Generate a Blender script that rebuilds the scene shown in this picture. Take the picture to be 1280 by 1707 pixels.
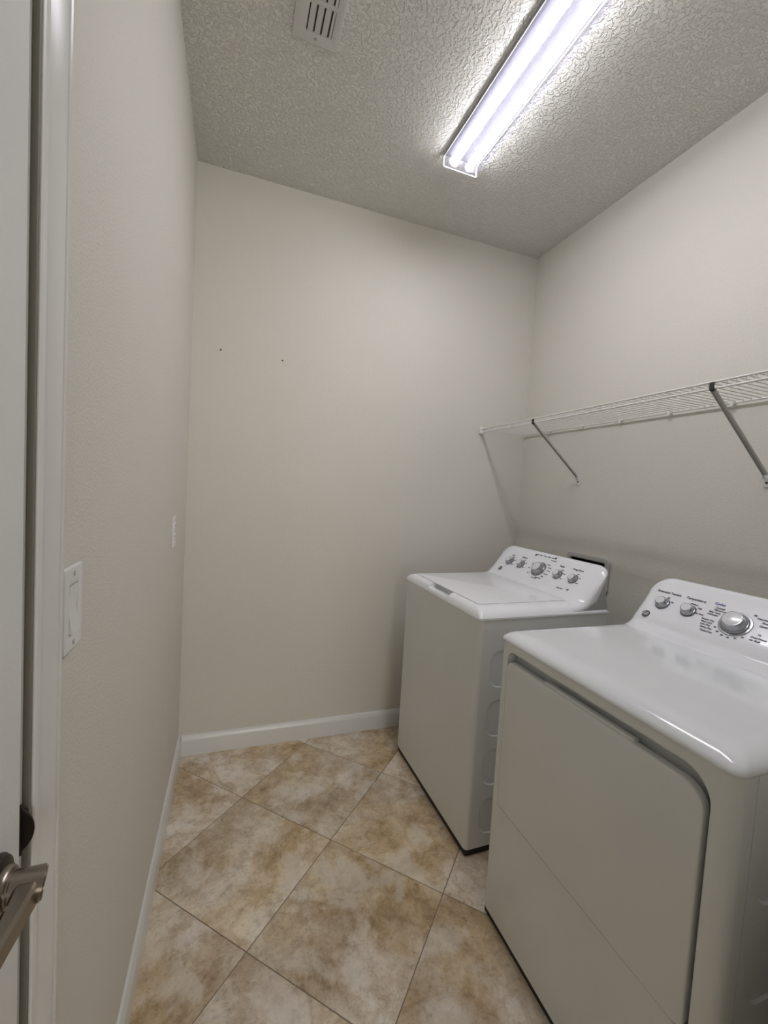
import bpy, bmesh, math, random
from mathutils import Vector, Matrix

for o in list(bpy.data.objects):
    bpy.data.objects.remove(o, do_unlink=True)
S = bpy.context.scene
COL = S.collection

# ------------------------------------------------------------------ camera
CAM = (0.2067, -0.1855, 1.3598)
YAW, PITCH, ROLL, FPX = 0.3439, -0.0538, 0.0587, 706.8915
fwd = Vector((math.sin(YAW) * math.cos(PITCH), math.cos(YAW) * math.cos(PITCH), math.sin(PITCH)))
r0 = Vector((math.cos(YAW), -math.sin(YAW), 0))
u0 = r0.cross(fwd)
cr, sr = math.cos(ROLL), math.sin(ROLL)
rx, ux = cr * r0 + sr * u0, -sr * r0 + cr * u0
cd = bpy.data.cameras.new('camera')
cam = bpy.data.objects.new('camera', cd)
COL.objects.link(cam)
cam.matrix_world = Matrix(((rx.x, ux.x, -fwd.x, CAM[0]), (rx.y, ux.y, -fwd.y, CAM[1]),
                           (rx.z, ux.z, -fwd.z, CAM[2]), (0, 0, 0, 1)))
cd.sensor_fit = 'HORIZONTAL'
cd.sensor_width = 36.0
cd.lens = FPX / 1280 * 36
cd.clip_start = 0.01
S.camera = cam

# ------------------------------------------------------------------ world, exposure
wd = bpy.data.worlds.new('world')
S.world = wd
wd.use_nodes = True
wd.node_tree.nodes['Background'].inputs[0].default_value = (1, 0.97, 0.92, 1)
wd.node_tree.nodes['Background'].inputs[1].default_value = 0.3
vs = S.view_settings
vs.view_transform = 'Standard'
vs.look = 'None'
vs.gamma = 1
vs.use_curve_mapping = False
vs.exposure = 0.17
TUBE = 39.0
FILL = 5.6  # strength of the added fill panel behind the camera

# ------------------------------------------------------------------ room numbers
W, D, H, FRONT = 1.884, 2.020, 2.798, -5.0


# ------------------------------------------------------------------ materials
def nodes(name):
    m = bpy.data.materials.new(name)
    m.use_nodes = True
    t = m.node_tree
    return m, t, t.nodes['Principled BSDF']


def mat(name, col, rough=0.5, metal=0.0, coat=0.0, bump=None, spec=0.5, mottle=None):
    """plain principled surface with a little procedural relief and tone"""
    m, t, b = nodes(name)
    b.inputs['Base Color'].default_value = (*col, 1)
    b.inputs['Roughness'].default_value = rough
    b.inputs['Metallic'].default_value = metal
    b.inputs['Coat Weight'].default_value = coat
    b.inputs['Coat Roughness'].default_value = 0.06
    b.inputs['Specular IOR Level'].default_value = spec
    tc = t.nodes.new('ShaderNodeTexCoord')
    if bump:
        scale, dist, detail = bump
        n = t.nodes.new('ShaderNodeTexNoise')
        n.inputs['Scale'].default_value = scale
        n.inputs['Detail'].default_value = detail
        t.links.new(tc.outputs['Object'], n.inputs['Vector'])
        bp = t.nodes.new('ShaderNodeBump')
        bp.inputs['Strength'].default_value = 1
        bp.inputs['Distance'].default_value = dist
        t.links.new(n.outputs['Fac'], bp.inputs['Height'])
        t.links.new(bp.outputs['Normal'], b.inputs['Normal'])
    sc, amt = mottle if mottle else (3.0, 0.03)
    n2 = t.nodes.new('ShaderNodeTexNoise')
    n2.inputs['Scale'].default_value = sc
    n2.inputs['Detail'].default_value = 4
    t.links.new(tc.outputs['Object'], n2.inputs['Vector'])
    rp = t.nodes.new('ShaderNodeValToRGB')
    rp.color_ramp.elements[0].position = 0.3
    rp.color_ramp.elements[1].position = 0.7
    rp.color_ramp.elements[0].color = (*[c * (1 - amt) for c in col], 1)
    rp.color_ramp.elements[1].color = (*[min(1, c * (1 + amt)) for c in col], 1)
    t.links.new(n2.outputs['Fac'], rp.inputs['Fac'])
    t.links.new(rp.outputs['Color'], b.inputs['Base Color'])
    return m


def emit(name, col, s):
    m = bpy.data.materials.new(name)
    m.use_nodes = True
    t = m.node_tree
    t.nodes.remove(t.nodes['Principled BSDF'])
    e = t.nodes.new('ShaderNodeEmission')
    e.inputs[0].default_value = (*col, 1)
    e.inputs[1].default_value = s
    t.links.new(e.outputs[0], t.nodes['Material Output'].inputs[0])
    return m


M = {}
M['wall'] = mat('wall_paint', (0.70, 0.68, 0.61), 0.75, bump=(210, 0.0016, 3), mottle=(1.2, 0.015))
M['trim'] = mat('trim_paint', (0.745, 0.75, 0.725), 0.26, spec=0.5)
M['door'] = mat('door_paint', (0.77, 0.78, 0.755), 0.42, bump=(160, 0.0004, 2))
M['white'] = mat('appliance_enamel', (0.74, 0.75, 0.735), 0.30, coat=0.25, bump=(260, 0.00012, 2))
M['gloss'] = mat('appliance_gloss', (0.79, 0.81, 0.835), 0.16, coat=0.5)
M['lid'] = mat('lid_plastic', (0.89, 0.905, 0.93), 0.2, coat=0.2)
M['console'] = mat('console_plastic', (0.87, 0.885, 0.915), 0.2, coat=0.3)
M['greyside'] = mat('galvanised_grey', (0.46, 0.475, 0.475), 0.45, metal=0.2)
M['black'] = mat('black_plastic', (0.012, 0.011, 0.011), 0.5)
M['dark'] = mat('dark_recess', (0.03, 0.028, 0.026), 0.6)
M['casing_shade'] = mat('casing_shade_taupe', (0.20, 0.185, 0.155), 0.7)
M['nickel'] = mat('satin_nickel', (0.30, 0.26, 0.22), 0.27, metal=1.0, bump=(300, 0.0001, 2))
M['bronze'] = mat('dark_bronze', (0.035, 0.025, 0.02), 0.38, metal=0.6)
M['chrome'] = mat('knob_silver', (0.40, 0.41, 0.43), 0.24, metal=0.85)
M['badge'] = mat('badge_metal', (0.22, 0.22, 0.23), 0.18, metal=1.0)
M['knobcap'] = mat('knob_cap', (0.80, 0.81, 0.83), 0.25, metal=0.15)
M['knobdark'] = mat('knob_groove', (0.035, 0.035, 0.045), 0.4, metal=0.2)
M['ink'] = mat('print_grey', (0.10, 0.10, 0.12), 0.6)
M['inkblue'] = mat('print_blue', (0.10, 0.12, 0.33), 0.6)
M['plastic'] = mat('plate_white', (0.78, 0.78, 0.77), 0.35)
M['boxframe'] = mat('box_frame_plastic', (0.50, 0.49, 0.47), 0.4)
M['wire'] = mat('vinyl_wire', (0.74, 0.73, 0.69), 0.4)
M['brace'] = mat('brace_steel', (0.47, 0.46, 0.43), 0.5, metal=0.1)
M['vent'] = mat('vent_paint', (0.60, 0.59, 0.56), 0.5)
M['grout'] = mat('grout', (0.25, 0.20, 0.145), 0.9, bump=(400, 0.0006, 2))
M['housing'] = mat('lamp_pan_darkened', (0.032, 0.031, 0.038), 0.9, spec=0.0)  # white pan coloured near-black so the gap between the tubes stays dimmer
M['capwhite'] = mat('lamp_end_plastic', (0.75, 0.75, 0.78), 0.4)
M['fill_panel'] = emit('fill_panel_glow', (1.0, 0.985, 0.95), FILL)  # glowing panel added to fill the room from behind
M['tube'] = emit('lit_tube', (1.0, 0.985, 1.0), TUBE)


def ceiling_mat():
    m, t, b = nodes('ceiling_knockdown')
    b.inputs['Base Color'].default_value = (0.75, 0.74, 0.69, 1)
    b.inputs['Roughness'].default_value = 0.85
    b.inputs['Specular IOR Level'].default_value = 0.25
    tc = t.nodes.new('ShaderNodeTexCoord')
    n = t.nodes.new('ShaderNodeTexNoise')
    n.inputs['Scale'].default_value = 88
    n.inputs['Detail'].default_value = 2.0
    n.inputs['Distortion'].default_value = 0.35
    t.links.new(tc.outputs['Object'], n.inputs['Vector'])
    r = t.nodes.new('ShaderNodeValToRGB')
    r.color_ramp.interpolation = 'EASE'
    r.color_ramp.elements[0].position = 0.44
    r.color_ramp.elements[1].position = 0.60
    t.links.new(n.outputs['Fac'], r.inputs['Fac'])
    bp = t.nodes.new('ShaderNodeBump')
    bp.inputs['Strength'].default_value = 1
    bp.inputs['Distance'].default_value = 0.0036
    t.links.new(r.outputs['Color'], bp.inputs['Height'])
    t.links.new(bp.outputs['Normal'], b.inputs['Normal'])
    return m


M['ceiling'] = ceiling_mat()


def tile_mat():
    m, t, b = nodes('travertine_tile')
    L, N = t.links.new, t.nodes.new
    tc, oi = N('ShaderNodeTexCoord'), N('ShaderNodeObjectInfo')
    sc = N('ShaderNodeVectorMath'); sc.operation = 'SCALE'
    sc.inputs[0].default_value = (3.7, 6.1, 2.3)
    L(oi.outputs['Object Index'], sc.inputs['Scale'])
    rot = N('ShaderNodeVectorRotate'); rot.rotation_type = 'Z_AXIS'
    mu = N('ShaderNodeMath'); mu.operation = 'MULTIPLY'; mu.inputs[1].default_value = 40
    L(oi.outputs['Random'], mu.inputs[0])
    L(mu.outputs[0], rot.inputs['Angle'])
    L(tc.outputs['Object'], rot.inputs['Vector'])
    ad = N('ShaderNodeVectorMath'); ad.operation = 'ADD'
    L(rot.outputs[0], ad.inputs[0]); L(sc.outputs[0], ad.inputs[1])
    st = N('ShaderNodeMapping')
    st.inputs['Scale'].default_value = (0.85, 1.12, 1)
    L(ad.outputs[0], st.inputs['Vector'])

    def noise(scale, detail, rough, dist, src):
        n = N('ShaderNodeTexNoise')
        n.inputs['Scale'].default_value = scale
        n.inputs['Detail'].default_value = detail
        n.inputs['Roughness'].default_value = rough
        n.inputs['Distortion'].default_value = dist
        L(src, n.inputs['Vector'])
        return n.outputs['Fac']

    def ramp(src, pts):
        r = N('ShaderNodeValToRGB')
        e = r.color_ramp.elements
        while len(e) < len(pts):
            e.new(0.5)
        for i, (p, c) in enumerate(pts):
            e[i].position = p
            e[i].color = (*c, 1)
        L(src, r.inputs['Fac'])
        return r.outputs['Color']

    def mix(kind, fac, a, bb):
        x = N('ShaderNodeMix'); x.data_type = 'RGBA'; x.blend_type = kind
        if isinstance(fac, float): x.inputs[0].default_value = fac
        else: L(fac, x.inputs[0])
        L(a, x.inputs[6]); L(bb, x.inputs[7])
        return x.outputs[2]
    big = noise(4.6, 12, 0.66, 0.35, st.outputs[0])
    base = ramp(big, [(0.28, (0.390, 0.305, 0.225)), (0.37, (0.540, 0.435, 0.315)), (0.44, (0.660, 0.555, 0.425)),
                      (0.51, (0.755, 0.665, 0.550)), (0.60, (0.825, 0.755, 0.655)), (0.72, (0.88, 0.835, 0.76))])
    hue = noise(2.6, 4, 0.5, 0.4, ad.outputs[0])
    ochre = ramp(hue, [(0.44, (1, 1, 1)), (0.64, (1.0, 0.93, 0.74))])
    c1 = mix('MULTIPLY', 0.9, base, ochre)
    fine = noise(85, 6, 0.75, 0.2, ad.outputs[0])
    sp = ramp(fine, [(0.30, (0.50, 0.45, 0.40)), (0.46, (0.96, 0.95, 0.94)), (0.62, (1.0, 1.0, 1.0)), (0.75, (1.13, 1.12, 1.1))])
    c2 = mix('MULTIPLY', 0.75, c1, sp)
    mid = noise(24, 8, 0.72, 0.3, ad.outputs[0])
    sp2 = ramp(mid, [(0.33, (0.62, 0.55, 0.46)), (0.5, (1, 1, 1)), (0.7, (1.12, 1.1, 1.09))])
    c3 = mix('MULTIPLY', 0.7, c2, sp2)
    patch = noise(4.0, 12, 0.60, 0.3, ad.outputs[0])
    pm_ = ramp(patch, [(0.565, (0, 0, 0)), (0.60, (1, 1, 1))])
    pal = N('ShaderNodeRGB'); pal.outputs[0].default_value = (0.80, 0.74, 0.655, 1)
    pmx = N('ShaderNodeMath'); pmx.operation = 'MULTIPLY'; pmx.inputs[1].default_value = 0.40
    L(pm_, pmx.inputs[0])
    c3 = mix('MIX', pmx.outputs[0], c3, pal.outputs[0])
    crust = ramp(patch, [(0.44, (1, 1, 1)), (0.525, (0.70, 0.585, 0.45)), (0.558, (0.93, 0.90, 0.86)), (0.60, (1, 1, 1))])
    c3 = mix('MULTIPLY', 0.60, c3, crust)
    tone = N('ShaderNodeMapRange')
    tone.inputs[3].default_value = 0.90
    tone.inputs[4].default_value = 1.08
    L(oi.outputs['Random'], tone.inputs[0])
    c4 = N('ShaderNodeVectorMath'); c4.operation = 'SCALE'
    L(c3, c4.inputs[0]); L(tone.outputs[0], c4.inputs['Scale'])
    L(c4.outputs[0], b.inputs['Base Color'])
    b.inputs['Roughness'].default_value = 0.55
    b.inputs['Specular IOR Level'].default_value = 0.35
    bp = N('ShaderNodeBump')
    bp.inputs['Distance'].default_value = 0.0006
    L(fine, bp.inputs['Height'])
    L(bp.outputs['Normal'], b.inputs['Normal'])
    return m


M['tile'] = tile_mat()


def lens_mat():
    m = bpy.data.materials.new('prismatic_lens')
    m.use_nodes = True
    t = m.node_tree
    t.nodes.remove(t.nodes['Principled BSDF'])
    L, N = t.links.new, t.nodes.new
    tr, tl, gl = N('ShaderNodeBsdfTransparent'), N('ShaderNodeBsdfTranslucent'), N('ShaderNodeBsdfGlossy')
    tr.inputs[0].default_value = (0.97, 0.97, 1.0, 1)
    tl.inputs[0].default_value = (0.85, 0.85, 0.9, 1)
    gl.inputs['Roughness'].default_value = 0.3
    a, b = N('ShaderNodeMixShader'), N('ShaderNodeMixShader')
    a.inputs[0].default_value = 0.011
    b.inputs[0].default_value = 0.003
    L(tr.outputs[0], a.inputs[1]); L(tl.outputs[0], a.inputs[2])
    L(a.outputs[0], b.inputs[1]); L(gl.outputs[0], b.inputs[2])
    L(b.outputs[0], t.nodes['Material Output'].inputs[0])
    return m


M['lens'] = lens_mat()


# ------------------------------------------------------------------ helpers
def finish(me, smooth=40):
    if smooth:
        me.shade_smooth()
        me.set_sharp_from_angle(angle=math.radians(smooth))
    return me


def obj(name, me, m=None, parent=None, smooth=40):
    if isinstance(me, bmesh.types.BMesh):
        bm = me
        me = bpy.data.meshes.new(name)
        bmesh.ops.recalc_face_normals(bm, faces=bm.faces)
        bm.to_mesh(me)
        bm.free()
        finish(me, smooth)
    if m is not None:
        me.materials.clear()
        me.materials.append(m)
    o = bpy.data.objects.new(name, me)
    COL.objects.link(o)
    if parent is not None:
        o.parent = parent
    return o


def thing(name, label, cat, loc=(0, 0, 0), rz=0, group=None):
    o = bpy.data.objects.new(name, None)
    COL.objects.link(o)
    o.empty_display_size = 0.05
    o.location = loc
    o.rotation_euler = (0, 0, rz)
    o['label'] = label
    o['category'] = cat
    if group:
        o['group'] = group
    return o


def struct(o, label=None):
    o['kind'] = 'structure'
    if label:
        o['label'] = label
    return o


def box(bm, a, b, bev=0, seg=2):
    r = bmesh.ops.create_cube(bm, size=1)
    vs_ = r['verts']
    for v in vs_:
        v.co = Vector([(a[i] + b[i]) / 2 + v.co[i] * (b[i] - a[i]) for i in range(3)])
    if bev:
        es = list({e for v in vs_ for e in v.link_edges})
        bmesh.ops.bevel(bm, geom=es, offset=bev, segments=seg, profile=0.5, affect='EDGES')
    return bm


def boxm(a, b, bev=0, seg=2):
    return box(bmesh.new(), a, b, bev, seg)


def rod(bm, p, q, r, n=8, cap=True):
    p, q = Vector(p), Vector(q)
    d = q - p
    R = d.to_track_quat('Z', 'Y').to_matrix().to_4x4()
    bmesh.ops.create_cone(bm, cap_ends=cap, segments=n, radius1=r, radius2=r, depth=d.length,
                          matrix=Matrix.Translation((p + q) / 2) @ R)
    return bm


def lathe(bm, prof, n=32, mtx=None):
    """profile of (radius, height) revolved about z"""
    rings = []
    for r, z in prof:
        if r < 1e-6:
            rings.append([bm.verts.new((0, 0, z))])
        else:
            rings.append([bm.verts.new((r * math.cos(2 * math.pi * k / n), r * math.sin(2 * math.pi * k / n), z)) for k in range(n)])
    for a, b in zip(rings, rings[1:]):
        for k in range(n):
            k2 = (k + 1) % n
            if len(a) == 1 and len(b) == 1: continue
            if len(a) == 1: bm.faces.new((a[0], b[k], b[k2]))
            elif len(b) == 1: bm.faces.new((a[k], a[k2], b[0]))
            else: bm.faces.new((a[k], a[k2], b[k2], b[k]))
    if mtx is not None:
        vs_ = [v for r in rings for v in r]
        bmesh.ops.transform(bm, matrix=mtx, verts=vs_)
    return bm


def rrect(x0, y0, x1, y1, r, n=6):
    """rounded rectangle loop; r may be four radii: (x0y0, x1y0, x1y1, x0y1)"""
    rr = r if isinstance(r, (tuple, list)) else (r,) * 4
    out = []
    for (cx, cy, a0, q) in ((x0, y0, 180, rr[0]), (x1, y0, 270, rr[1]), (x1, y1, 0, rr[2]), (x0, y1, 90, rr[3])):
        sx = 1 if cx == x0 else -1
        sy = 1 if cy == y0 else -1
        if q < 1e-6:
            out.append((cx, cy)); continue
        for k in range(n + 1):
            a = math.radians(a0 + 90 * k / n)
            out.append((cx + sx * q + q * math.cos(a), cy + sy * q + q * math.sin(a)))
    return out


DG = bpy.context.evaluated_depsgraph_get


def plate(loops, thick, bevel=0, mtx=None, res=2):
    """2-D outline with holes -> solid mesh, faces from z=0 to z=thick, then placed by mtx"""
    cu = bpy.data.curves.new('outline', 'CURVE')
    cu.dimensions = '2D'
    cu.fill_mode = 'BOTH'
    cu.extrude = thick / 2 - bevel
    cu.bevel_depth = bevel
    cu.bevel_resolution = res
    cu.offset = -bevel
    for lp in loops:
        s = cu.splines.new('POLY')
        s.points.add(len(lp) - 1)
        for p, (x, y) in zip(s.points, lp):
            p.co = (x, y, 0, 1)
        s.use_cyclic_u = True
    o = bpy.data.objects.new('outline', cu)
    COL.objects.link(o)
    me = bpy.data.meshes.new_from_object(o.evaluated_get(DG()))
    bpy.data.objects.remove(o)
    bpy.data.curves.remove(cu)
    me.transform(Matrix.Translation((0, 0, thick / 2)))
    bm = bmesh.new()
    bm.from_mesh(me)
    bmesh.ops.remove_doubles(bm, verts=bm.verts, dist=1e-5)
    bmesh.ops.recalc_face_normals(bm, faces=bm.faces)
    bm.to_mesh(me)
    bm.free()
    if mtx is not None:
        me.transform(mtx)
    me.materials.clear()
    return finish(me)


def text(body, size, mtx, align='CENTER', bold=0.0):
    cu = bpy.data.curves.new('lettering', 'FONT')
    cu.body = body
    cu.size = size
    cu.align_x = align
    cu.align_y = 'CENTER'
    cu.resolution_u = 2
    cu.offset = bold
    o = bpy.data.objects.new('lettering', cu)
    COL.objects.link(o)
    me = bpy.data.meshes.new_from_object(o.evaluated_get(DG()))
    bpy.data.objects.remove(o)
    bpy.data.curves.remove(cu)
    me.transform(mtx)
    return me


def join(name, meshes):
    bm = bmesh.new()
    for me in meshes:
        bm.from_mesh(me)
    me = bpy.data.meshes.new(name)
    bm.to_mesh(me)
    bm.free()
    me.materials.clear()
    return me


def boolean(me, cut, op='DIFFERENCE'):
    """exact boolean of two meshes, result as a mesh"""
    a = bpy.data.objects.new('solid', me)
    b = bpy.data.objects.new('cutter', cut)
    COL.objects.link(a); COL.objects.link(b)
    md = a.modifiers.new('cut', 'BOOLEAN')
    md.operation = op
    md.object = b
    md.solver = 'EXACT'
    out = bpy.data.meshes.new_from_object(a.evaluated_get(DG()))
    bpy.data.objects.remove(a); bpy.data.objects.remove(b)
    out.materials.clear()
    return finish(out, 22)


def tomesh(bm, smooth=40):
    me = bpy.data.meshes.new('part')
    bmesh.ops.recalc_face_normals(bm, faces=bm.faces)
    bm.to_mesh(me)
    bm.free()
    return finish(me, smooth)


def frame(o, x, y, z):
    """matrix with the given local axes"""
    return Matrix(((x[0], y[0], z[0], o[0]), (x[1], y[1], z[1], o[1]), (x[2], y[2], z[2], o[2]), (0, 0, 0, 1)))


def prism(bm, prof, y0, y1):
    """profile in (x, z) extruded along y"""
    a = [bm.verts.new((x, y0, z)) for x, z in prof]
    b = [bm.verts.new((x, y1, z)) for x, z in prof]
    n = len(prof)
    for k in range(n):
        bm.faces.new((a[k], a[(k + 1) % n], b[(k + 1) % n], b[k]))
    bm.faces.new(a)
    bm.faces.new(b[::-1])
    return bm


YZ = lambda x: frame((x, 0, 0), (0, 1, 0), (0, 0, 1), (1, 0, 0))       # 2-D (y, z) plates, thickness towards +x

# ------------------------------------------------------------------ the room shell
YC, YJ, DH = 0.372, 0.362, 2.045                      # casing inner edge, jamb face, door head height
YHJ = -0.455                                          # hinge-side jamb face
lw = plate([[(FRONT, 0), (YHJ - 0.02, 0), (YHJ - 0.02, DH + 0.02), (YJ + 0.02, DH + 0.02), (YJ + 0.02, 0), (D + 0.1, 0), (D + 0.1, H), (FRONT, H)]],
           0.12, 0, YZ(-0.12))
struct(obj('wall_left', lw, M['wall'], smooth=0), 'beige textured left wall with the door at its near end')
BOX = (1.322, 0.935, 1.566, 1.0835)                    # outlet box opening in the right wall
rw = plate([[(FRONT, 0), (D + 0.1, 0), (D + 0.1, H), (FRONT, H)], rrect(BOX[0] + .012, BOX[1] + .012, BOX[2] - .012, BOX[3] - .012, .012)], 0.12, 0, YZ(W))
struct(obj('wall_right', rw, M['wall'], smooth=0), 'beige textured right wall behind the two machines')
wb = struct(obj('wall_back', boxm((0, D, 0), (W, D + 0.1, H)), M['wall'], smooth=0), 'beige textured end wall of the room')
SXW, SYW = 0.98, 0.135                                 # short unseen wall, placed to keep the dryer's near side dark
WX0, WX1, WZ0, WZ1 = 0.06, 1.82, 0.55, 2.15           # opening for the unseen fill light added at the hall's far end
XZ = frame((0, FRONT, 0), (1, 0, 0), (0, 0, 1), (0, -1, 0))
fw = plate([[(-0.12, 0), (W + .12, 0), (W + .12, H), (-0.12, H)], [(WX0, WZ0), (WX1, WZ0), (WX1, WZ1), (WX0, WZ1)]], 0.1, 0, XZ)
struct(obj('wall_front', fw, M['wall'], smooth=0), 'beige wall at the far end of the hall behind the camera')
bm = bmesh.new()
for a, b in (((WX0, FRONT - .08, WZ0), (WX0 + .04, FRONT - .03, WZ1)), ((WX1 - .04, FRONT - .08, WZ0), (WX1, FRONT - .03, WZ1)),
             ((WX0, FRONT - .08, WZ0), (WX1, FRONT - .03, WZ0 + .04)), ((WX0, FRONT - .08, WZ1 - .04), (WX1, FRONT - .03, WZ1)),
             ((WX0, FRONT - .08, (WZ0 + WZ1) / 2 - .02), (WX1, FRONT - .03, (WZ0 + WZ1) / 2 + .02))):
    box(bm, a, b)
fill_frame = struct(obj('added_fill_frame', bm, M['trim']), 'white frame of an added fill light behind the camera')
obj('fill_panel', boxm((WX0 + .03, FRONT - .065, WZ0 + .03), (WX1 - .03, FRONT - .060, WZ1 - .03)), M['fill_panel'], fill_frame)
struct(obj('shade_wall_near', boxm((SXW, 0.0, 0), (W, SYW, H)), M['wall'], smooth=0), 'beige wall added out of view to shade the near side of the dryer')
struct(obj('ceiling', boxm((-0.12, FRONT - 0.1, H), (W + 0.12, D + 0.1, H + 0.1)), M['ceiling'], smooth=0), 'off-white ceiling with knockdown texture')
fl = struct(obj('floor', boxm((-0.12, FRONT - 0.1, -0.12), (W + 0.12, D + 0.1, -0.0015)), M['grout'], smooth=0), 'floor of beige stone-look tiles laid diagonally')

# tiles, laid at 45 degrees
TX, TY, TP = 0.6112, 1.3317, 0.4508
GAP = 0.0028


def clip(poly, axis, val, keep_less):
    out = []
    for i in range(len(poly)):
        a, b = poly[i], poly[(i + 1) % len(poly)]
        ia = (a[axis] <= val) if keep_less else (a[axis] >= val)
        ib = (b[axis] <= val) if keep_less else (b[axis] >= val)
        if ia: out.append(a)
        if ia != ib:
            t = (val - a[axis]) / (b[axis] - a[axis])
            out.append((a[0] + t * (b[0] - a[0]), a[1] + t * (b[1] - a[1])))
    return out


TILE_SEED = {}
dd = TP / math.sqrt(2)
full = None
hd = (TP - GAP) / math.sqrt(2)
for i in range(-4, 8):
    for j in range(-4, 8):
        cx, cy = TX + (i - j) * dd, TY - (i + j + 1) * dd
        poly = [(cx, cy + hd), (cx - hd, cy), (cx, cy - hd), (cx + hd, cy)]
        q = poly
        for ax, v, less in ((0, 0.002, False), (0, W - 0.002, True), (1, FRONT + .002, False), (1, D - 0.002, True)):
            q = clip(q, ax, v, less)
            if len(q) < 3: break
        if len(q) < 3: continue
        ar = abs(sum(q[k][0] * q[(k + 1) % len(q)][1] - q[(k + 1) % len(q)][0] * q[k][1] for k in range(len(q)))) / 2
        if ar < 2e-4: continue
        whole = len(q) == 4 and all(abs(q[k][0] - poly[k][0]) + abs(q[k][1] - poly[k][1]) < 1e-9 for k in range(4))
        if whole and full: me = full
        else:
            bm = bmesh.new()
            top = [bm.verts.new((x - cx, y - cy, 0)) for x, y in q]
            f = bm.faces.new(top)
            g = bmesh.ops.extrude_face_region(bm, geom=[f])
            for v in g['geom']:
                if isinstance(v, bmesh.types.BMVert): v.co.z = -0.008
            bmesh.ops.recalc_face_normals(bm, faces=bm.faces)
            es = [e for e in bm.edges if all(abs(v.co.z) < 1e-6 for v in e.verts)]
            bmesh.ops.bevel(bm, geom=es, offset=0.0012, segments=2, profile=0.5, affect='EDGES')
            me = bpy.data.meshes.new('tile')
            bm.to_mesh(me); bm.free()
            finish(me, 30)
            me.materials.append(M['tile'])
            if whole: full = me
        o = bpy.data.objects.new('tile', me)
        COL.objects.link(o)
        o.parent = fl
        o.location = (cx, cy, 0)
        o.pass_index = TILE_SEED.get((i, j), (i * 7 + j * 13) % 40 + 3)   # picks the tile's own stone pattern

# baseboards
BT, BH = 0.014, 0.099
bprof = [(0, 0), (BT, 0), (BT, BH - 0.026), (BT - 0.0015, BH - 0.018), (BT - 0.006, BH - 0.009), (BT - 0.0085, BH - 0.001), (BT - 0.010, BH), (0, BH)]


def baseboard(name, p, q, nrm, label):
    """board along p->q standing on the wall whose inward normal is nrm"""
    bm = bmesh.new()
    A, B = [], []
    for x, z in bprof:
        A.append(bm.verts.new((p[0] + nrm[0] * x, p[1] + nrm[1] * x, z)))
        B.append(bm.verts.new((q[0] + nrm[0] * x, q[1] + nrm[1] * x, z)))
    n = len(bprof)
    for k in range(n):
        bm.faces.new((A[k], A[(k + 1) % n], B[(k + 1) % n], B[k]))
    bm.faces.new(A); bm.faces.new(B[::-1])
    struct(obj(name, bm, M['trim'], smooth=50), label)


baseboard('baseboard_left', (0, 0.431), (0, D), (1, 0), 'white baseboard along the left wall')
baseboard('baseboard_back', (BT, D), (W - BT, D), (0, -1), 'white baseboard along the end wall')
baseboard('baseboard_right', (W, SYW), (W, D), (-1, 0), 'white baseboard behind the machines')

# door casing: one profile swept up the jamb, over the head and down the hinge side
cprof = [(0, 0), (0, 0.0075), (0.002, 0.009), (0.0105, 0.0095), (0.0125, 0.0078), (0.015, 0.0082), (0.019, 0.0098), (0.026, 0.0118),
         (0.034, 0.0136), (0.040, 0.0146), (0.0445, 0.0148), (0.0462, 0.0128), (0.0485, 0.0128), (0.050, 0.0150), (0.0535, 0.0160), (0.0565, 0.0150), (0.058, 0.012), (0.058, 0)]
bm = bmesh.new()
rings = []
for (y, z, sy, sz) in ((YC, 0, 1, 0), (YC, DH + 0.010, 1, 1), (YHJ - 0.010, DH + 0.010, -1, 1), (YHJ - 0.010, 0, -1, 0)):
    rings.append([bm.verts.new((t, y + sy * w, z + sz * w)) for w, t in cprof])
for a, b in zip(rings, rings[1:]):
    for k in range(len(cprof)):
        k2 = (k + 1) % len(cprof)
        bm.faces.new((a[k], a[k2], b[k2], b[k]))
bm.faces.new(rings[0]); bm.faces.new(rings[-1][::-1])
casing = struct(obj('trim_1', bm, M['trim'], smooth=25), 'white moulded casing around the door in the left wall')
# jamb
bm = bmesh.new()
box(bm, (-0.12, YJ, 0), (0.0, YJ + 0.02, DH + 0.02), 0.0012, 2)
box(bm, (-0.12, YHJ - 0.02, 0), (0.0, YHJ, DH + 0.02), 0.0012, 2)
box(bm, (-0.12, YHJ, DH), (0.0, YJ, DH + 0.02), 0.0012, 2)
box(bm, (-0.066, YJ - 0.011, 0), (-0.031, YJ, DH), 0.001, 1)      # stop behind the door
obj('jamb', bm, M['trim'], casing)
shade_strip = obj('casing_shade_strip', boxm((0.0, YC - 0.0065, 0), (0.0066, YC - 0.0003, DH + .008), 0.0012, 2), M['casing_shade'], casing)  # dark strip in place of the shade on the casing's inner side
shade_strip['label'] = 'dark taupe strip standing in for shade along the inner edge of the casing'
# strike plate with its rounded lip
lip = rrect(-0.038, 0.934, 0.0145, 0.996, (0.003, 0.0305, 0.0305, 0.003), 8)
st = plate([lip], 0.0025, 0.0006, frame((0, YJ - 0.0022, 0), (1, 0, 0), (0, 0, 1), (0, -1, 0)))
sp = obj('strike_plate', st, M['bronze'], casing)
sp['label'] = 'dark bronze strike plate with a rounded lip'
bm = bmesh.new()
rod(bm, (0.0012, YJ - 0.0045, 0.937), (0.0012, YJ - 0.0045, 0.993), 0.0024, 10)
obj('strike_bend', bm, M['bronze'], sp)

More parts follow.
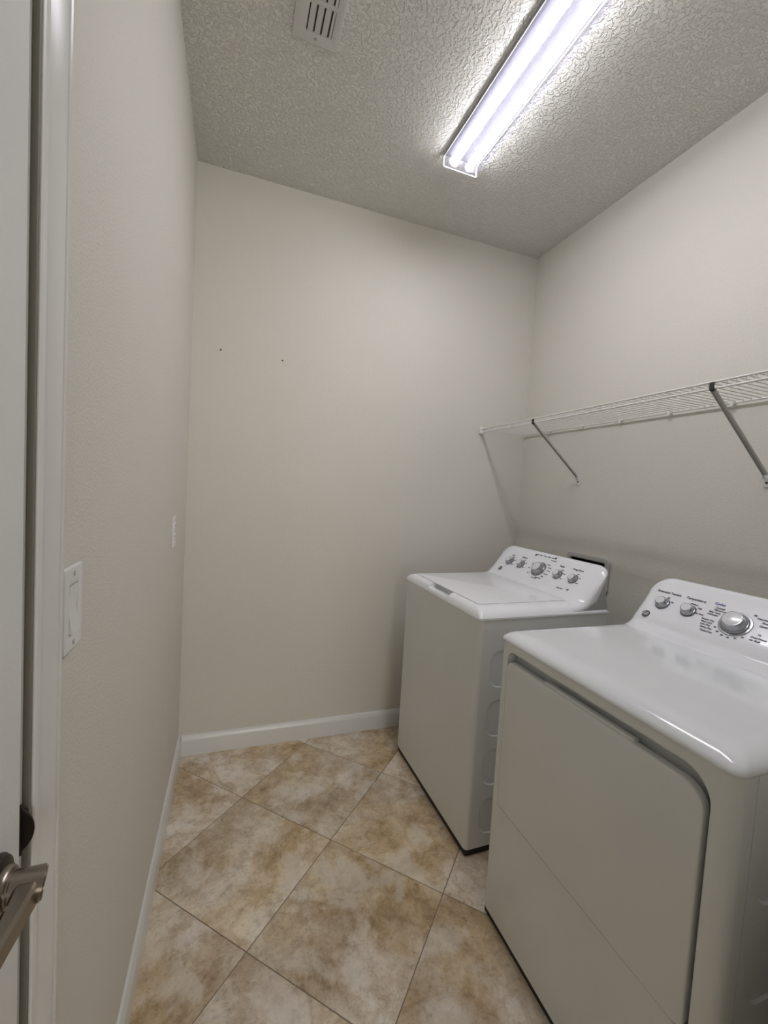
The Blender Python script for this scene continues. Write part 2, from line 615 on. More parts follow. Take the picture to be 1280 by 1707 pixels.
# the door
dr = struct(obj('door_1', boxm((-0.028, YHJ + 0.003, 0.012), (0.0080, YJ - 0.0215, DH - 0.003), 0.0015, 3), M['door']),
            'white flat door standing closed in the left wall')
LY, LZ = 0.284, 0.962
bm = bmesh.new()
AX = frame((0.0080, LY, LZ), (0, 1, 0), (0, 0, 1), (1, 0, 0))
lathe(bm, [(0, 0), (0.0305, 0), (0.0305, 0.003), (0.028, 0.0068), (0.022, 0.0085), (0.0, 0.0085)], 40, AX)
ros = obj('rosette', bm, M['bronze'], dr)
ros['label'] = 'dark round rosette'
bm = bmesh.new()
lathe(bm, [(0.0, 0.008), (0.0205, 0.008), (0.0205, 0.012), (0.0185, 0.0145), (0.0165, 0.0145), (0.0165, 0.0165), (0.0, 0.0165)], 36, AX)
obj('collar', bm, M['nickel'], dr)
# neck cut off at a slant, lever arm running back towards the hinge side
bm = bmesh.new()
n = 32
ra = 0.0148
A, B = [], []
for k in range(n):
    a = 2 * math.pi * k / n
    yy, zz = ra * math.cos(a), ra * math.sin(a)
    A.append(bm.verts.new((0.023, LY + yy, LZ + zz)))
    B.append(bm.verts.new((0.0500 - 0.20 * yy + 0.16 * zz, LY + yy * 1.02, LZ + zz * 1.02)))
for k in range(n):
    bm.faces.new((A[k], A[(k + 1) % n], B[(k + 1) % n], B[k]))
bm.faces.new(A); bm.faces.new(B[::-1])
es = [e for e in bm.edges if all(v in B for v in e.verts)]
bmesh.ops.bevel(bm, geom=es, offset=0.0016, segments=2, affect='EDGES')
neck = obj('lever_neck', bm, M['nickel'], dr)
bm = bmesh.new()
secs = [(0.290, 0.0380, 0.009, 0.0085), (0.278, 0.0385, 0.0098, 0.0112), (0.255, 0.0385, 0.0085, 0.0112), (0.225, 0.0375, 0.007, 0.011),
        (0.195, 0.0365, 0.006, 0.0108), (0.178, 0.0360, 0.0055, 0.0105), (0.172, 0.0360, 0.004, 0.009)]
prev = None
for (y, x, hx, hz) in secs:
    c = 0.003
    ring = [bm.verts.new((x + sx, y, LZ + sz)) for sx, sz in
            ((-hx + c, -hz), (hx - c, -hz), (hx, -hz + c), (hx, hz - c), (hx - c, hz), (-hx + c, hz), (-hx, hz - c), (-hx, -hz + c))]
    if prev:
        for k in range(8):
            bm.faces.new((prev[k], prev[(k + 1) % 8], ring[(k + 1) % 8], ring[k]))
    else:
        bm.faces.new(ring)
    prev = ring
bm.faces.new(prev[::-1])
obj('lever_arm', bm, M['nickel'], dr, smooth=35)

# two small screw holes left in the end wall
for (x, z) in ((0.127, 1.974), (0.414, 1.968)):
    bm = bmesh.new()
    lathe(bm, [(0.0, 0.0), (0.0042, 0.0), (0.0042, 0.0006), (0.0026, 0.0012), (0.0022, 0.0006), (0.0, 0.0004)], 14,
          frame((x, D, z), (1, 0, 0), (0, 0, 1), (0, -1, 0)))
    h = obj('screw_hole', bm, M['dark'], wb)

# ------------------------------------------------------------------ ceiling light
LX0, LX1, LYB, LYF, LH = 0.9966, 1.1600, 1.534, 0.314, 0.0543
xc = (LX0 + LX1) / 2
t = thing('ceiling_light', 'long lit fluorescent fixture with a clear ribbed lens on the ceiling', 'light', (xc, (LYB + LYF) / 2, H))


def loc_to(o, me_or_bm, off):
    return me_or_bm


def part(name, bm, m, par, smooth=40):
    """part whose mesh was built in world coordinates: shifted into its thing's own frame"""
    if isinstance(bm, bmesh.types.BMesh):
        bm = tomesh(bm, smooth)
    inv = Matrix.Translation(par.location) @ par.rotation_euler.to_matrix().to_4x4()
    bm.transform(inv.inverted())
    return obj(name, bm, m, par)


bm = boxm((LX0 + .004, LYF + .004, H - 0.0075), (LX1 - .004, LYB - .004, H), 0.001, 1)
part('housing', bm, M['housing'], t)
for xa in (LX0 + .0024, LX1 - .0040):                 # turned-down edges of the pan
    part('pan_edge', boxm((xa, LYF + .004, H - 0.0115), (xa + .0016, LYB - .004, H - .0005)), M['vent'], t)
for k, sx in enumerate((-1, 1)):
    bm = bmesh.new()
    x = xc + sx * 0.0385
    rod(bm, (x, LYF + 0.014, H - 0.029), (x, LYB - 0.014, H - 0.029), 0.0190, 24)
    for v in bm.verts:                                # flattened lamp body
        v.co.z = H - 0.027 + (v.co.z - (H - 0.029)) * 0.26
    tb = part('tube', bm, M['tube'], t)
    for (ya, yb) in ((LYF + .006, LYF + .014), (LYB - .014, LYB - .006)):
        part('tube_holder', rod(bmesh.new(), (x, ya, H - 0.029), (x, yb, H - 0.029), 0.0196, 16), M['capwhite'], t)
# lens: thin U-shaped shell
th = 0.0022
r_ = 0.006
outer = [(LX0, H), (LX0, H - LH + r_), (LX0 + .002, H - LH + .002), (LX0 + r_, H - LH), (LX1 - r_, H - LH), (LX1 - .002, H - LH + .002), (LX1, H - LH + r_), (LX1, H)]
inner = [(LX1 - th, H), (LX1 - th, H - LH + r_ + .001), (LX1 - r_ - .001, H - LH + th), (LX0 + r_ + .001, H - LH + th), (LX0 + th, H - LH + r_ + .001), (LX0 + th, H)]
part('lens', prism(bmesh.new(), outer + inner, LYF + .0025, LYB - .0025), M['lens'], t)
for ya, yb in ((LYF, LYF + .0025), (LYB - .0025, LYB)):
    part('end_panel', prism(bmesh.new(), outer, ya, yb), M['lens'], t)
    rim = outer + [(LX1 - .004, H), (LX1 - .004, H - LH + .008), (LX1 - .008, H - LH + .004), (LX0 + .008, H - LH + .004), (LX0 + .004, H - LH + .008), (LX0 + .004, H)]
    part('end_rim', prism(bmesh.new(), rim, ya - .0015, yb + .0015), M['capwhite'], t)

# ------------------------------------------------------------------ ceiling vent
vx0, vx1, vy0, vy1 = 0.329, 0.475, 1.03, 1.298
t = thing('ceiling_vent', 'white slotted air register on the ceiling near the left wall', 'vent', ((vx0 + vx1) / 2, (vy0 + vy1) / 2, H))
ox0, ox1, oy1, oym = 0.3690, 0.4500, 1.262, 1.172
me = plate([rrect(vx0, vy0, vx1, vy1, 0.004), rrect(ox0, oym + .007, ox1, oy1, 0.004), rrect(ox0, vy0 + .035, ox1, oym - .007, 0.004)], 0.007, 0.0022,
           frame((0, 0, H), (1, 0, 0), (0, -1, 0), (0, 0, -1)) @ Matrix.Diagonal((1, -1, 1, 1)))
part('flange', me, M['vent'], t)
part('duct_liner', boxm((ox0 - .004, vy0 + .03, H - 0.0012), (ox1 + .004, oy1 + .004, H)), M['black'], t)
for k in range(4):
    x = ox0 + k * 0.0226 - 0.0010
    for (ya, yb) in ((oym + .007, oy1), (vy0 + .035, oym - .007)):
        bm = bmesh.new()
        w = 0.0200 if k < 3 else 0.0105
        pr = [(x + .0045, H - 0.0060), (x + .0075, H - 0.0072), (x + w, H - 0.0062), (x + w + 0.0035, H - 0.0020), (x + w + .001, H - 0.0018), (x + w - .002, H - .0048), (x + .0075, H - .0056)]
        prism(bm, pr, ya - .001, yb + .001)
        part('blade', bm, M['vent'], t)
bm = bmesh.new()
lathe(bm, [(0, 0), (0.0045, 0), (0.004, 0.0016), (0.0, 0.0024)], 14, frame(((vx0 + vx1) / 2, 1.279, H - 0.007), (1, 0, 0), (0, -1, 0), (0, 0, -1)))
part('screw', bm, M['chrome'], t)

# ------------------------------------------------------------------ switch and outlet on the left wall
PY = frame  # shorthand
t = thing('light_switch', 'white rocker switch plate beside the door casing', 'switch', (0, 0.4965, 1.172))
y0, y1, z0, z1 = 0.4615, 0.5315, 1.114, 1.231
me = plate([rrect(y0, z0, y1, z1, 0.004), rrect(0.4800, 1.1385, 0.5130, 1.2055, 0.001)], 0.0065, 0.0022, YZ(0))
part('cover_plate', me, M['plastic'], t)
bm = bmesh.new()
prism(bm, [(0.0005, 1.1395), (0.0098, 1.1395), (0.0045, 1.172), (0.0066, 1.2045), (0.0005, 1.2045)], 0.4808, 0.5122)
part('rocker', bm, M['plastic'], t, 20)
for z in (1.1245, 1.2205):
    bm = bmesh.new()
    lathe(bm, [(0, 0), (0.0036, 0), (0.0034, 0.0012), (0.0018, 0.0018), (0, 0.0016)], 14, frame((0.0062, 0.4965, z), (0, 1, 0), (0, 0, 1), (1, 0, 0)))
    part('screw', bm, M['boxframe'], t)

t = thing('wall_outlet', 'white duplex outlet plate further along the left wall near the corner', 'outlet', (0, 1.572, 1.155))
y0, y1, z0, z1 = 1.537, 1.607, 1.097, 1.213
me = plate([rrect(y0, z0, y1, z1, 0.004)], 0.0060, 0.002, YZ(0))
part('cover_plate', me, M['plastic'], t)
for z in (1.1355, 1.1745):
    me = plate([rrect(1.5555, z - .0145, 1.5885, z + .0145, 0.011)], 0.0032, 0.0008, YZ(0.0055))
    f = part('receptacle', me, M['plastic'], t)
    bm = bmesh.new()
    for yy in (1.5655, 1.5785):
        box(bm, (0.0083, yy - .001, z - .002), (0.0090, yy + .001, z + .007))
    part('slots', bm, M['dark'], t)
bm = bmesh.new()
lathe(bm, [(0, 0), (0.003, 0), (0.0026, 0.0014), (0, 0.0016)], 12, frame((0.006, 1.572, 1.155), (0, 1, 0), (0, 0, 1), (1, 0, 0)))
part('screw', bm, M['boxframe'], t)

# ------------------------------------------------------------------ washer outlet box in the right wall
t = thing('outlet_box', 'grey recessed water outlet box on the wall behind the washer', 'outlet box', (W, (BOX[0] + BOX[2]) / 2, BOX[1]))
by0, bz0, by1, bz1 = 1.311, 0.925, 1.577, 1.094
me = plate([rrect(by0, bz0, by1, bz1, 0.022), rrect(1.336, 0.950, 1.552, 1.0690, 0.006)], 0.012, 0.004, YZ(W - 0.012))
part('face_frame', me, M['boxframe'], t)
bm = bmesh.new()
a0, a1, c0, c1 = 1.337, 1.551, 0.951, 1.0685
box(bm, (W, a0 - .002, c0 - .002), (W + .085, a0, c1 + .002))
box(bm, (W, a1, c0 - .002), (W + .085, a1 + .002, c1 + .002))
box(bm, (W, a0 - .002, c0 - .004), (W + .085, a1 + .002, c0 - .002))
box(bm, (W, a0 - .002, c1), (W + .085, a1 + .002, c1 + .002))
box(bm, (W + .083, a0, c0), (W + .085, a1, c1))
part('recess', bm, M['black'], t)

# ------------------------------------------------------------------ wire shelf
SX, SZ, SB, YE = 1.576, 1.745, W - 0.012, SYW + 0.004
sh = thing('wire_shelf', 'long white ventilated wire shelf on the right wall above the machines', 'shelf', (W, (D + YE) / 2, 1.46))
bm = bmesh.new(); rod(bm, (SX, YE, SZ), (SX, D - .004, SZ), 0.0036, 8); part('front_rod', bm, M['wire'], sh)
bm = bmesh.new(); rod(bm, (SX, YE, SZ - .0200), (SX, D - .004, SZ - .0200), 0.0036, 8); part('lip_rod', bm, M['wire'], sh)
bm = bmesh.new(); rod(bm, (SB, YE, SZ - .006), (SB, D - .02, SZ - .006), 0.0038, 8); part('back_rod', bm, M['wire'], sh)
bm = bmesh.new()
pts = [(SX, SZ - .020), (SX - .001, SZ - .004), (SX + .003, SZ + .0015), (SX + .012, SZ + .001), (SB, SZ - .002)]
for a, b in zip(pts, pts[1:]):
    rod(bm, (a[0] - W, 0, a[1] - 1.46), (b[0] - W, 0, b[1] - 1.46), 0.0019, 6, False)
wme = tomesh(bm, 60)
wme.materials.append(M['wire'])
k = 0
y = D - 0.012
while y > YE + 0.02:
    o = bpy.data.objects.new('wire', wme)
    COL.objects.link(o)
    o.parent = sh
    o.location = (0, y - sh.location.y, 0)
    y -= 0.0254
    k += 1
# end bracket on the end wall
bm = bmesh.new()
box(bm, (SX - .016, D - .012, SZ - .026), (SX + .016, D, SZ + .012), 0.005, 3)
box(bm, (SX - .009, D - .022, SZ - .027), (SX + .009, D - .010, SZ - .012), 0.002, 2)
part('end_bracket', bm, M['plastic'], sh)
# back clips
for y in (D - 0.026, 1.786, 1.552, 1.318, 1.084, 0.85, 0.616, 0.38, 0.16):
    bm = bmesh.new()
    box(bm, (SB - .006, y - .006, SZ - .020), (W, y + .006, SZ + .002), 0.002, 2)
    part('wall_clip', bm, M['wire'], sh)
# braces
for y, zb in ((1.548, 1.470), (0.725, 1.470)):
    p, q = Vector((SX + .004, y, SZ - .022)), Vector((W - .012, y, zb + .012))
    d = (q - p).normalized()
    nrm = Vector((-d.z, 0, d.x))
    bm = bmesh.new()
    # channel section
    sec = [(-.0075, 0), (.0075, 0), (.0075, -.006), (.0058, -.006), (.0058, -.0017), (-.0058, -.0017), (-.0058, -.006), (-.0075, -.006)]
    A = [bm.verts.new(p + Vector((0, 1, 0)) * s + nrm * h) for s, h in sec]
    B = [bm.verts.new(q + Vector((0, 1, 0)) * s + nrm * h) for s, h in sec]
    for k in range(8):
        bm.faces.new((A[k], A[(k + 1) % 8], B[(k + 1) % 8], B[k]))
    bm.faces.new(A); bm.faces.new(B[::-1])
    br = part('brace', bm, M['brace'], sh, 20)
    bm = bmesh.new()
    box(bm, (SX - .006, y - .006, SZ - .027), (SX + .008, y + .006, SZ - .0215), 0.001, 1)
    box(bm, (SX - .0075, y - .007, SZ - .025), (SX - .0035, y + .007, SZ - .001), 0.001, 1)
    hk = part('hook', bm, M['dark'], sh)
    bm = bmesh.new()
    box(bm, (W - .005, y - .010, zb - .030), (W, y + .010, zb + .020), 0.003, 2)
    box(bm, (W - .018, y - .009, zb - .002), (W - .004, y - .0075, zb + .016), 0.0005, 1)
    box(bm, (W - .018, y + .0075, zb - .002), (W - .004, y + .009, zb + .016), 0.0005, 1)
    part('wall_foot', bm, M['plastic'], sh)
    bm = bmesh.new()
    lathe(bm, [(0, 0), (0.0042, 0), (0.0036, 0.002), (0, 0.0026)], 12, frame((W - .005, y, zb - .015), (0, 1, 0), (0, 0, 1), (-1, 0, 0)) @ Matrix.Diagonal((1, -1, 1, 1)))
    part('screw', bm, M['dark'], sh)


# ------------------------------------------------------------------ laundry machines
def cover(u0, u1, w0, w1, loops, base, r0):
    """domed cover: stacked rounded-rectangle loops, in the machine's own frame"""
    bm = bmesh.new()
    rings = []
    for (iu, iv, z) in loops:
        lp = rrect(u0 + iu, w0 + iv, u1 - min(iu, .008), w1 - iv, [r0 + iu * .5, .012, .012, r0 + iu * .5], 8)
        rings.append([bm.verts.new((x, y, z)) for x, y in lp])
    n = len(rings[0])
    bm.faces.new(rings[0][::-1])
    for a, b in zip(rings, rings[1:]):
        for k in range(n):
            bm.faces.new((a[k], a[(k + 1) % n], b[(k + 1) % n], b[k]))
    bm.faces.new(rings[-1])
    return bm


def densify(pts, seg=0.012):
    out = []
    for a, b in zip(pts, pts[1:]):
        n = max(1, int(math.dist(a, b) / seg))
        for k in range(n):
            out.append((a[0] + (b[0] - a[0]) * k / n, a[1] + (b[1] - a[1]) * k / n))
    out.append(pts[-1])
    return out


def console_shell(mid, rim, w, r):
    """front shell of a control console: profile 'mid' swept along v, rolling over to 'rim' at both ends"""
    vsamp = [0, .0008, .003, .007, .012, .018, .025, .033, .042, .052, r]
    vsamp = [v for v in vsamp if v <= r]
    m = [r + (w - 2 * r) * k / 10 for k in range(1, 10)]
    vsamp = vsamp + m + [w - v for v in vsamp[::-1]]
    bm = bmesh.new()
    rows = []
    for v in vsamp:
        e = min(v, w - v)
        t = 0
        if e < r:
            k = 1 - e / r
            t = 1 - math.sqrt(max(0, 1 - k * k))
        rows.append([bm.verts.new((a[0] + (b[0] - a[0]) * t, v, a[1] + (b[1] - a[1]) * t)) for a, b in zip(mid, rim)])
    for a, b in zip(rows, rows[1:]):
        for k in range(len(mid) - 1):
            bm.faces.new((a[k], a[k + 1], b[k + 1], b[k]))
    for row in (rows[0], rows[-1]):
        bm.faces.new(row)
    # back and underside
    for a, b in zip(rows, rows[1:]):
        bm.faces.new((a[-1], a[0], b[0], b[-1]))
    return bm


def resample(pts, n):
    ds = [0]
    for a, b in zip(pts, pts[1:]): ds.append(ds[-1] + math.dist(a, b))
    out = []
    for k in range(n):
        t = ds[-1] * k / (n - 1)
        i = max(j for j in range(len(ds) - 1) if ds[j] <= t + 1e-12)
        f = (t - ds[i]) / (ds[i + 1] - ds[i])
        out.append(tuple(pts[i][q] + (pts[i + 1][q] - pts[i][q]) * f for q in (0, 1)))
    return out


def both(mid, rim, per=5):
    A, B = [], []
    for k in range(len(mid) - 1):
        n = per if math.dist(mid[k], mid[k + 1]) > .02 else 2
        for j in range(n):
            f = j / n
            A.append(tuple(mid[k][q] + (mid[k + 1][q] - mid[k][q]) * f for q in (0, 1)))
            B.append(tuple(rim[k][q] + (rim[k + 1][q] - rim[k][q]) * f for q in (0, 1)))
    return A + [mid[-1]], B + [rim[-1]]


def knob(par, P, X, Y, Z, r, h, turn, dial=False):
    """round knob on a console: silver skirt, tapered body, light cap, pointer ridge"""
    F = frame(P, X, Y, Z)
    bm = bmesh.new()
    if dial:
        lathe(bm, [(0, 0), (r * 1.22, 0), (r * 1.22, .0016), (r * 1.19, .003), (r * 1.03, .0032), (r * 1.03, .001), (0, .001)], 44, F)
        rg = obj('dial_ring', bm, M['chrome'], par)
        bm = bmesh.new()
    lathe(bm, [(0, .0008), (r, .0008), (r * 1.0, .004), (r * .965, .0055), (r * .90, .006), (r * .80, h * .9), (r * .74, h), (r * .70, h * 1.005), (0, h * 1.005)], 40, F)
    kb = obj('knob', bm, M['chrome'], par)
    bm = bmesh.new()
    lathe(bm, [(0, h), (r * .66, h), (r * .66, h + .0008), (r * .62, h + .0016), (0, h + .0018)], 36, F)
    obj('knob_cap', bm, M['knobcap'], kb)
    bm = bmesh.new()
    lathe(bm, [(r * 1.01, .0004), (r * 1.09, .0006), (r * 1.09, .0016), (r * 1.0, .0024)], 40, F)
    obj('knob_groove', bm, M['knobdark'], kb)
    c, s = math.cos(turn), math.sin(turn)
    bm = boxm((r * .60, -r * .07, h * .55), (r * .86, r * .07, h * 1.06), .0006, 1)
    bmesh.ops.transform(bm, matrix=F @ Matrix.Rotation(turn, 4, 'Z'), verts=bm.verts)
    obj('pointer', bm, M['knobcap'], kb)
    return kb


def pills(u, zc, width=0.42, h=0.142, depth=0.004):
    """cutter for the pressed panels in a cabinet side (near side, v = 0)"""
    bm = bmesh.new()
    for z in zc:
        rings = []
        for (ins, v) in ((-.0005, -.003), (0.0, 0.0), (.004, depth)):
            lp = rrect(u + ins, z - h / 2 + ins, u + width - ins, z + h / 2 - ins, .045 - ins, 10)
            rings.append([bm.verts.new((x, v, zz)) for x, zz in lp])
        n = len(rings[0])
        bm.faces.new(rings[0]); bm.faces.new(rings[-1][::-1])
        for a, b in zip(rings, rings[1:]):
            for k in range(n):
                bm.faces.new((a[k], a[(k + 1) % n], b[(k + 1) % n], b[k]))
    return tomesh(bm, 0)


def cabinet(u1, w, z0, z1, r=0.016):
    bm = bmesh.new()
    lp = rrect(0, 0, u1, w, (r, .006, .006, r), 8)
    a = [bm.verts.new((x, y, z0)) for x, y in lp]
    b = [bm.verts.new((x, y, z1)) for x, y in lp]
    for k in range(len(lp)):
        bm.faces.new((a[k], a[(k + 1) % len(lp)], b[(k + 1) % len(lp)], b[k]))
    bm.faces.new(a[::-1]); bm.faces.new(b)
    return tomesh(bm, 30)


# ---------------- washer
WW = 0.6854
ws = thing('washing_machine', 'white top-loading washer with five knobs in the far corner', 'washer', (1.070, 1.1142, 0), 0.0087)
body = cabinet(0.606, WW, 0.0294, 0.9035)
body = boolean(body, pills(0.053, (0.717, 0.527, 0.338, 0.148)))
obj('cabinet', body, M['white'], ws, 35)
bm = boxm((0.006, 0.006, 0), (0.60, WW - .006, 0.0294), 0.003, 1)
bs = obj('base', bm, M['black'], ws)
bs['label'] = 'black base under the cabinet'
cov = tomesh(cover(-0.0066, 0.612, -0.003, WW + .003,
                   [(0.002, .002, .9040), (0, 0, .9055), (0, 0, .912), (.003, .006, .922), (.009, .018, .933), (.018, .034, .9405), (.028, .050, .9440), (.034, .060, .9450)], 0, .012), 50)
cut = boxm((-0.03, 0.250, 0.9225), (0.050, 0.432, 0.99), 0.011, 4)
cov = boolean(cov, tomesh(cut))
cv = obj('top_cover', cov, M['lid'], ws)
lid = plate([rrect(0.026, 0.064, 0.452, WW - .064, (.012, .004, .004, .012))], 0.0045, 0.0018, Matrix.Translation((0, 0, 0.9446)))
ld = obj('lid', lid, M['lid'], ws)
bm = boxm((0.4535, 0.070, 0.9440), (0.4575, WW - .070, 0.9462))
obj('hinge_gap', bm, M['dark'], ws)
# console
mid = [(.405, .9435), (.435, .9455), (.458, .9495), (.472, .9565), (.486, .970), (.585, 1.082), (.597, 1.0905), (.608, 1.0925), (.618, 1.088), (.616, 1.05), (.612, .95), (.52, .938), (.44, .932)]
rim = [(.432, .9130), (.462, .9200), (.490, .9320), (.505, .9430), (.520, .9600), (.558, 1.022), (.565, 1.036), (.571, 1.043), (.577, 1.044), (.565, 1.018), (.526, .954), (.495, .927), (.440, .9095)]
mA, rA = both(mid, rim)
sh_ = console_shell(mA, rA, WW, 0.062)
cs = obj('console', sh_, M['console'], ws, 45)
bm = prism(bmesh.new(), [(.440, .9055), (.608, .9055), (.5745, 1.034), (.566, 1.028), (.552, 1.005), (.524, .957), (.500, .932), (.470, .916)], 0.0012, WW - .0012)
cb = obj('console_back', bm, M['greyside'], ws, 20)
cb['label'] = 'grey metal back of the console'
bm = boxm((0.40, -0.0025, 0.9035), (0.6125, 0.012, 0.9125), 0.001, 1)
obj('rear_strip', bm, M['gloss'], ws)
F0, dv, nv = Vector((.499, 0, .985)), Vector((.664, 0, .748)).normalized(), None
nv = Vector((-dv.z, 0, dv.x))
XT = Vector((0, -1, 0))


def on_face(F0, dv, v, s, lift=0.0):
    p = F0 + dv * s + Vector((-dv.z, 0, dv.x)) * lift
    return Vector((p.x, v, p.z))


ks = .046
for v, r, h, tn, di in ((.560, .0215, .019, .6, 0), (.470, .0215, .019, .8, 0), (.339, .0335, .024, .9, 1), (.213, .0215, .019, 1.0, 0), (.122, .0215, .019, .7, 0)):
    knob(ws, on_face(F0, dv, v, ks + .002), XT, dv, nv, r, h, tn, bool(di))


def words(F0, dv, items):
    nv = Vector((-dv.z, 0, dv.x))
    out = []
    for (body, v, s, size) in items:
        out.append(text(body, size * 1.12, frame(on_face(F0, dv, v, s, .0007), XT, dv, nv), bold=0.0004))
    return out


items = [('Soil', .566, .087, .0115), ('Options', .477, .090, .0115), ('Temp', .222, .095, .0115), ('Deep Rinse', .128, .097, .0115),
         ('Fill   Soak   Wash   Rinse   Spin', .355, .126, .0085), ('Lid Locked', .289, .112, .0075), ('HE', .110, -.010, .010), ('deep rinse', .153, -.013, .0075)]
for kv, names in ((.560, ('Light', 'Normal', 'Heavy')), (.470, ('Off', 'Soak', 'Rinse')), (.213, ('Cold', 'Warm', 'Hot')), (.122, ('Off', 'On', 'Auto'))):
    for q, nme in enumerate(names):
        a = math.radians(75 - 50 * q)
        items.append((nme, kv - .033 * math.cos(a), ks + .031 * math.sin(a), .0062))
for q, nme in enumerate(('Colors', 'Normal', 'Whites', 'Delicates', 'Bulky', 'Speed Wash', 'Active Wear')):
    a = math.radians(50 - 22 * q)
    items.append((nme, .339 - .064 * math.cos(a), ks + .050 * math.sin(a), .0066))
for q, nme in enumerate(('Casuals', 'Drain', 'Spin')):
    a = math.radians(150 + 35 * q)
    items.append((nme, .339 - .062 * math.cos(a), ks + .050 * math.sin(a), .0066))
pm = obj('printed_lettering', join('lettering', words(F0, dv, items)), M['ink'], ws, 0)
pm['kind'] = 'stuff'                                 # flat print, too small to pick apart
for v, s in ((.4207, .122), (.2889, .1285)):
    bm = bmesh.new()
    lathe(bm, [(0, .0004), (.0058, .0004), (.0058, .0012), (.0048, .0018), (0, .0018)], 20, frame(on_face(F0, dv, v, s), XT, dv, nv))
    obj('indicator', bm, M['knobdark'], ws)


def badge(par, F0, dv, v, s, r):
    nv = Vector((-dv.z, 0, dv.x))
    F = frame(on_face(F0, dv, v, s), XT, dv, nv)
    bm = bmesh.new()
    lathe(bm, [(0, .0003), (r, .0003), (r, .0016), (r * .93, .0022), (r * .86, .0018), (0, .0018)], 32, F)
    b = obj('round_badge', bm, M['badge'], par)
    bm = bmesh.new()
    lathe(bm, [(0, .0018), (r * .84, .0018), (r * .84, .0021), (0, .0021)], 28, F)
    obj('badge_field', bm, M['ink'], b)
    tm = [text('GE', r * 1.15, F @ Matrix.Translation((0, 0, .0024)))]
    obj('badge_letters', join('letters', tm), M['knobcap'], b, 0)


badge(ws, F0, dv, .586, -.0095, .0125)

# ---------------- dryer
DW = 0.6829
dy = thing('clothes_dryer', 'white front-loading dryer with a large flat door in the right foreground', 'dryer', (1.0263, 0.2527, 0), -0.0076)
body = cabinet(0.735, DW, 0.0226, 0.9065, 0.026)
# recess for the door, with the finger slot above it
RV0, RV1, RZ0, RZ1 = 0.0400, 0.6420, 0.3850, 0.8830
rc = rrect(RV0, RZ0, RV1, RZ1, (.022, .004, .026, .055), 10)
bm = bmesh.new()
a = [bm.verts.new((-0.02, y, z)) for y, z in rc]
b = [bm.verts.new((0.034, y, z)) for y, z in rc]
for k in range(len(rc)):
    bm.faces.new((a[k], a[(k + 1) % len(rc)], b[(k + 1) % len(rc)], b[k]))
bm.faces.new(a); bm.faces.new(b[::-1])
body = boolean(body, tomesh(bm, 0))
body = boolean(body, pills(0.075, (0.724, 0.534, 0.345, 0.156)))
bm = boxm((0.0488, -0.01, 0.01), (0.0502, 0.0018, 0.95))
body = boolean(body, tomesh(bm, 0))
obj('cabinet', body, M['white'], dy, 35)
bm = boxm((0.004, 0.010, 0), (0.72, DW - .010, 0.0226), 0.002, 1)
bs = obj('base', bm, M['black'], dy)
bs['label'] = 'black base under the cabinet'
dme = plate([rrect(0.0500, 0.3866, 0.6395, 0.8520, (.020, .003, .020, .045), 10)], 0.0230, 0.0050, YZ(-0.0035), 4)
door = obj('door', dme, M['white'], dy)
bm = boxm((0.003, 0.200, 0.846), (0.020, 0.480, 0.8580), 0.003, 3)
obj('door_lip', bm, M['white'], door)
cov = cover(-0.0040, 0.742, -0.003, DW + .003,
            [(0.002, .002, .9065), (0, 0, .9085), (0, 0, .9135), (.003, .003, .920), (.010, .010, .9275), (.022, .022, .934), (.038, .038, .9385), (.052, .052, .9400), (.064, .064, .9402)], 0, .022)
obj('top_cover', cov, M['gloss'], dy, 60)
mid = [(.455, .9390), (.490, .9415), (.512, .9490), (.526, .9660), (.5376, .979), (.651, 1.092), (.664, 1.1005), (.676, 1.1025), (.688, 1.098), (.686, 1.06), (.684, .95), (.58, .934), (.49, .930)]
mid[3] = (.526, .9590); mid[4] = (.5402, .9815)
mid[4] = (.5376, .9789)
rim = [(.482, .9110), (.512, .9150), (.540, .9250), (.556, .9380), (.572, .9570), (.622, 1.034), (.630, 1.048), (.638, 1.055), (.646, 1.056), (.629, 1.030), (.579, .953), (.545, .919), (.487, .9075)]
mA, rA = both(mid, rim)
obj('console', console_shell(mA, rA, DW, 0.062), M['console'], dy, 45)
bm = prism(bmesh.new(), [(.49, .9085), (.72, .9085), (.646, 1.046), (.632, 1.040), (.616, 1.015), (.576, .954), (.548, .927), (.520, .914)], 0.0012, DW - .0012)
cb = obj('console_back', bm, M['greyside'], dy, 20)
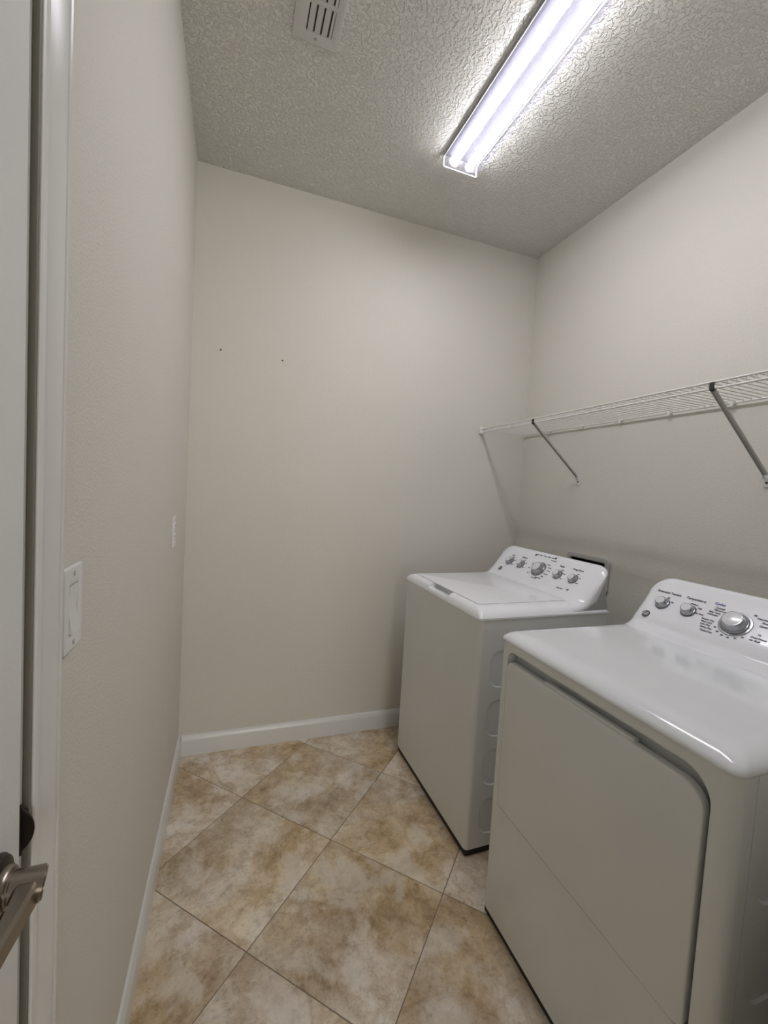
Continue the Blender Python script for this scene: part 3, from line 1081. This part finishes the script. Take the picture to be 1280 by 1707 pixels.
cb['label'] = 'grey metal back of the console'
G0, gv = Vector((.5517, 0, .993)), Vector((1, 0, 1)).normalized()
gn = Vector((-gv.z, 0, gv.x))
for v, r, h, tn, di in ((.597, .0215, .020, .7, 0), (.509, .0215, .020, .5, 0), (.371, .0355, .027, .35, 1), (.105, .0215, .020, .8, 0)):
    knob(dy, on_face(G0, gv, v, .043), XT, gv, gn, r, h, tn, bool(di))
badge(dy, G0, gv, .623, -.015, .0135)
items = [('Extended Tumble', .601, .0915, .0105), ('Temperature', .511, .0925, .0105)]
for q, nme in enumerate(('Off', 'On')):
    a = math.radians(80 - 50 * q)
    items.append((nme, .597 - .030 * math.cos(a), .043 + .028 * math.sin(a), .0066))
for q, nme in enumerate(('Low', 'Medium', 'High', 'Air Fluff')):
    a = math.radians(125 - 42 * q)
    items.append((nme, .509 - .035 * math.cos(a), .043 + .030 * math.sin(a), .0066))
left = [('Cottons', .432, .083), ('Mixed Loads', .424, .074), ('Easy Care', .4385, .064), ('Delicates', .4400, .0545), ('Sensor Dry', .4420, .032),
        ('More Dry', .441, .0225), ('Less Dry', .4395, .013), ('Damp Dry', .4330, .003), ('Timed Dry', .427, -.009)]
for nme, v, s in left:
    items.append((nme, v, s, .0072))
right = [('80', .340, .090), ('Dewrinkle', .316, .083), ('Steam', .306, .072), ('Quick Dry', .300, .060), ('Less Time', .262, .066),
         ('10', .304, .030), ('Cool Down', .300, .018), ('Air Fluff', .306, .008), ('Start', .265, .088)]
for nme, v, s in right:
    items.append((nme, v, s, .0072))
for q, nme in enumerate(('70', '60', '50', '40', '30', '20')):
    a = math.radians(215 + 20 * q)
    items.append((nme, .371 - .0505 * math.cos(a), .043 + .0505 * math.sin(a), .0064))
pm = obj('printed_lettering', join('lettering', words(G0, gv, items)), M['ink'], dy, 0)
pm['kind'] = 'stuff'
bl = obj('printed_heading', join('lettering', words(G0, gv, [('Cycles', .4395, .098, .0105)])), M['inkblue'], dy, 0)
bl['label'] = 'blue printed heading above the dial'
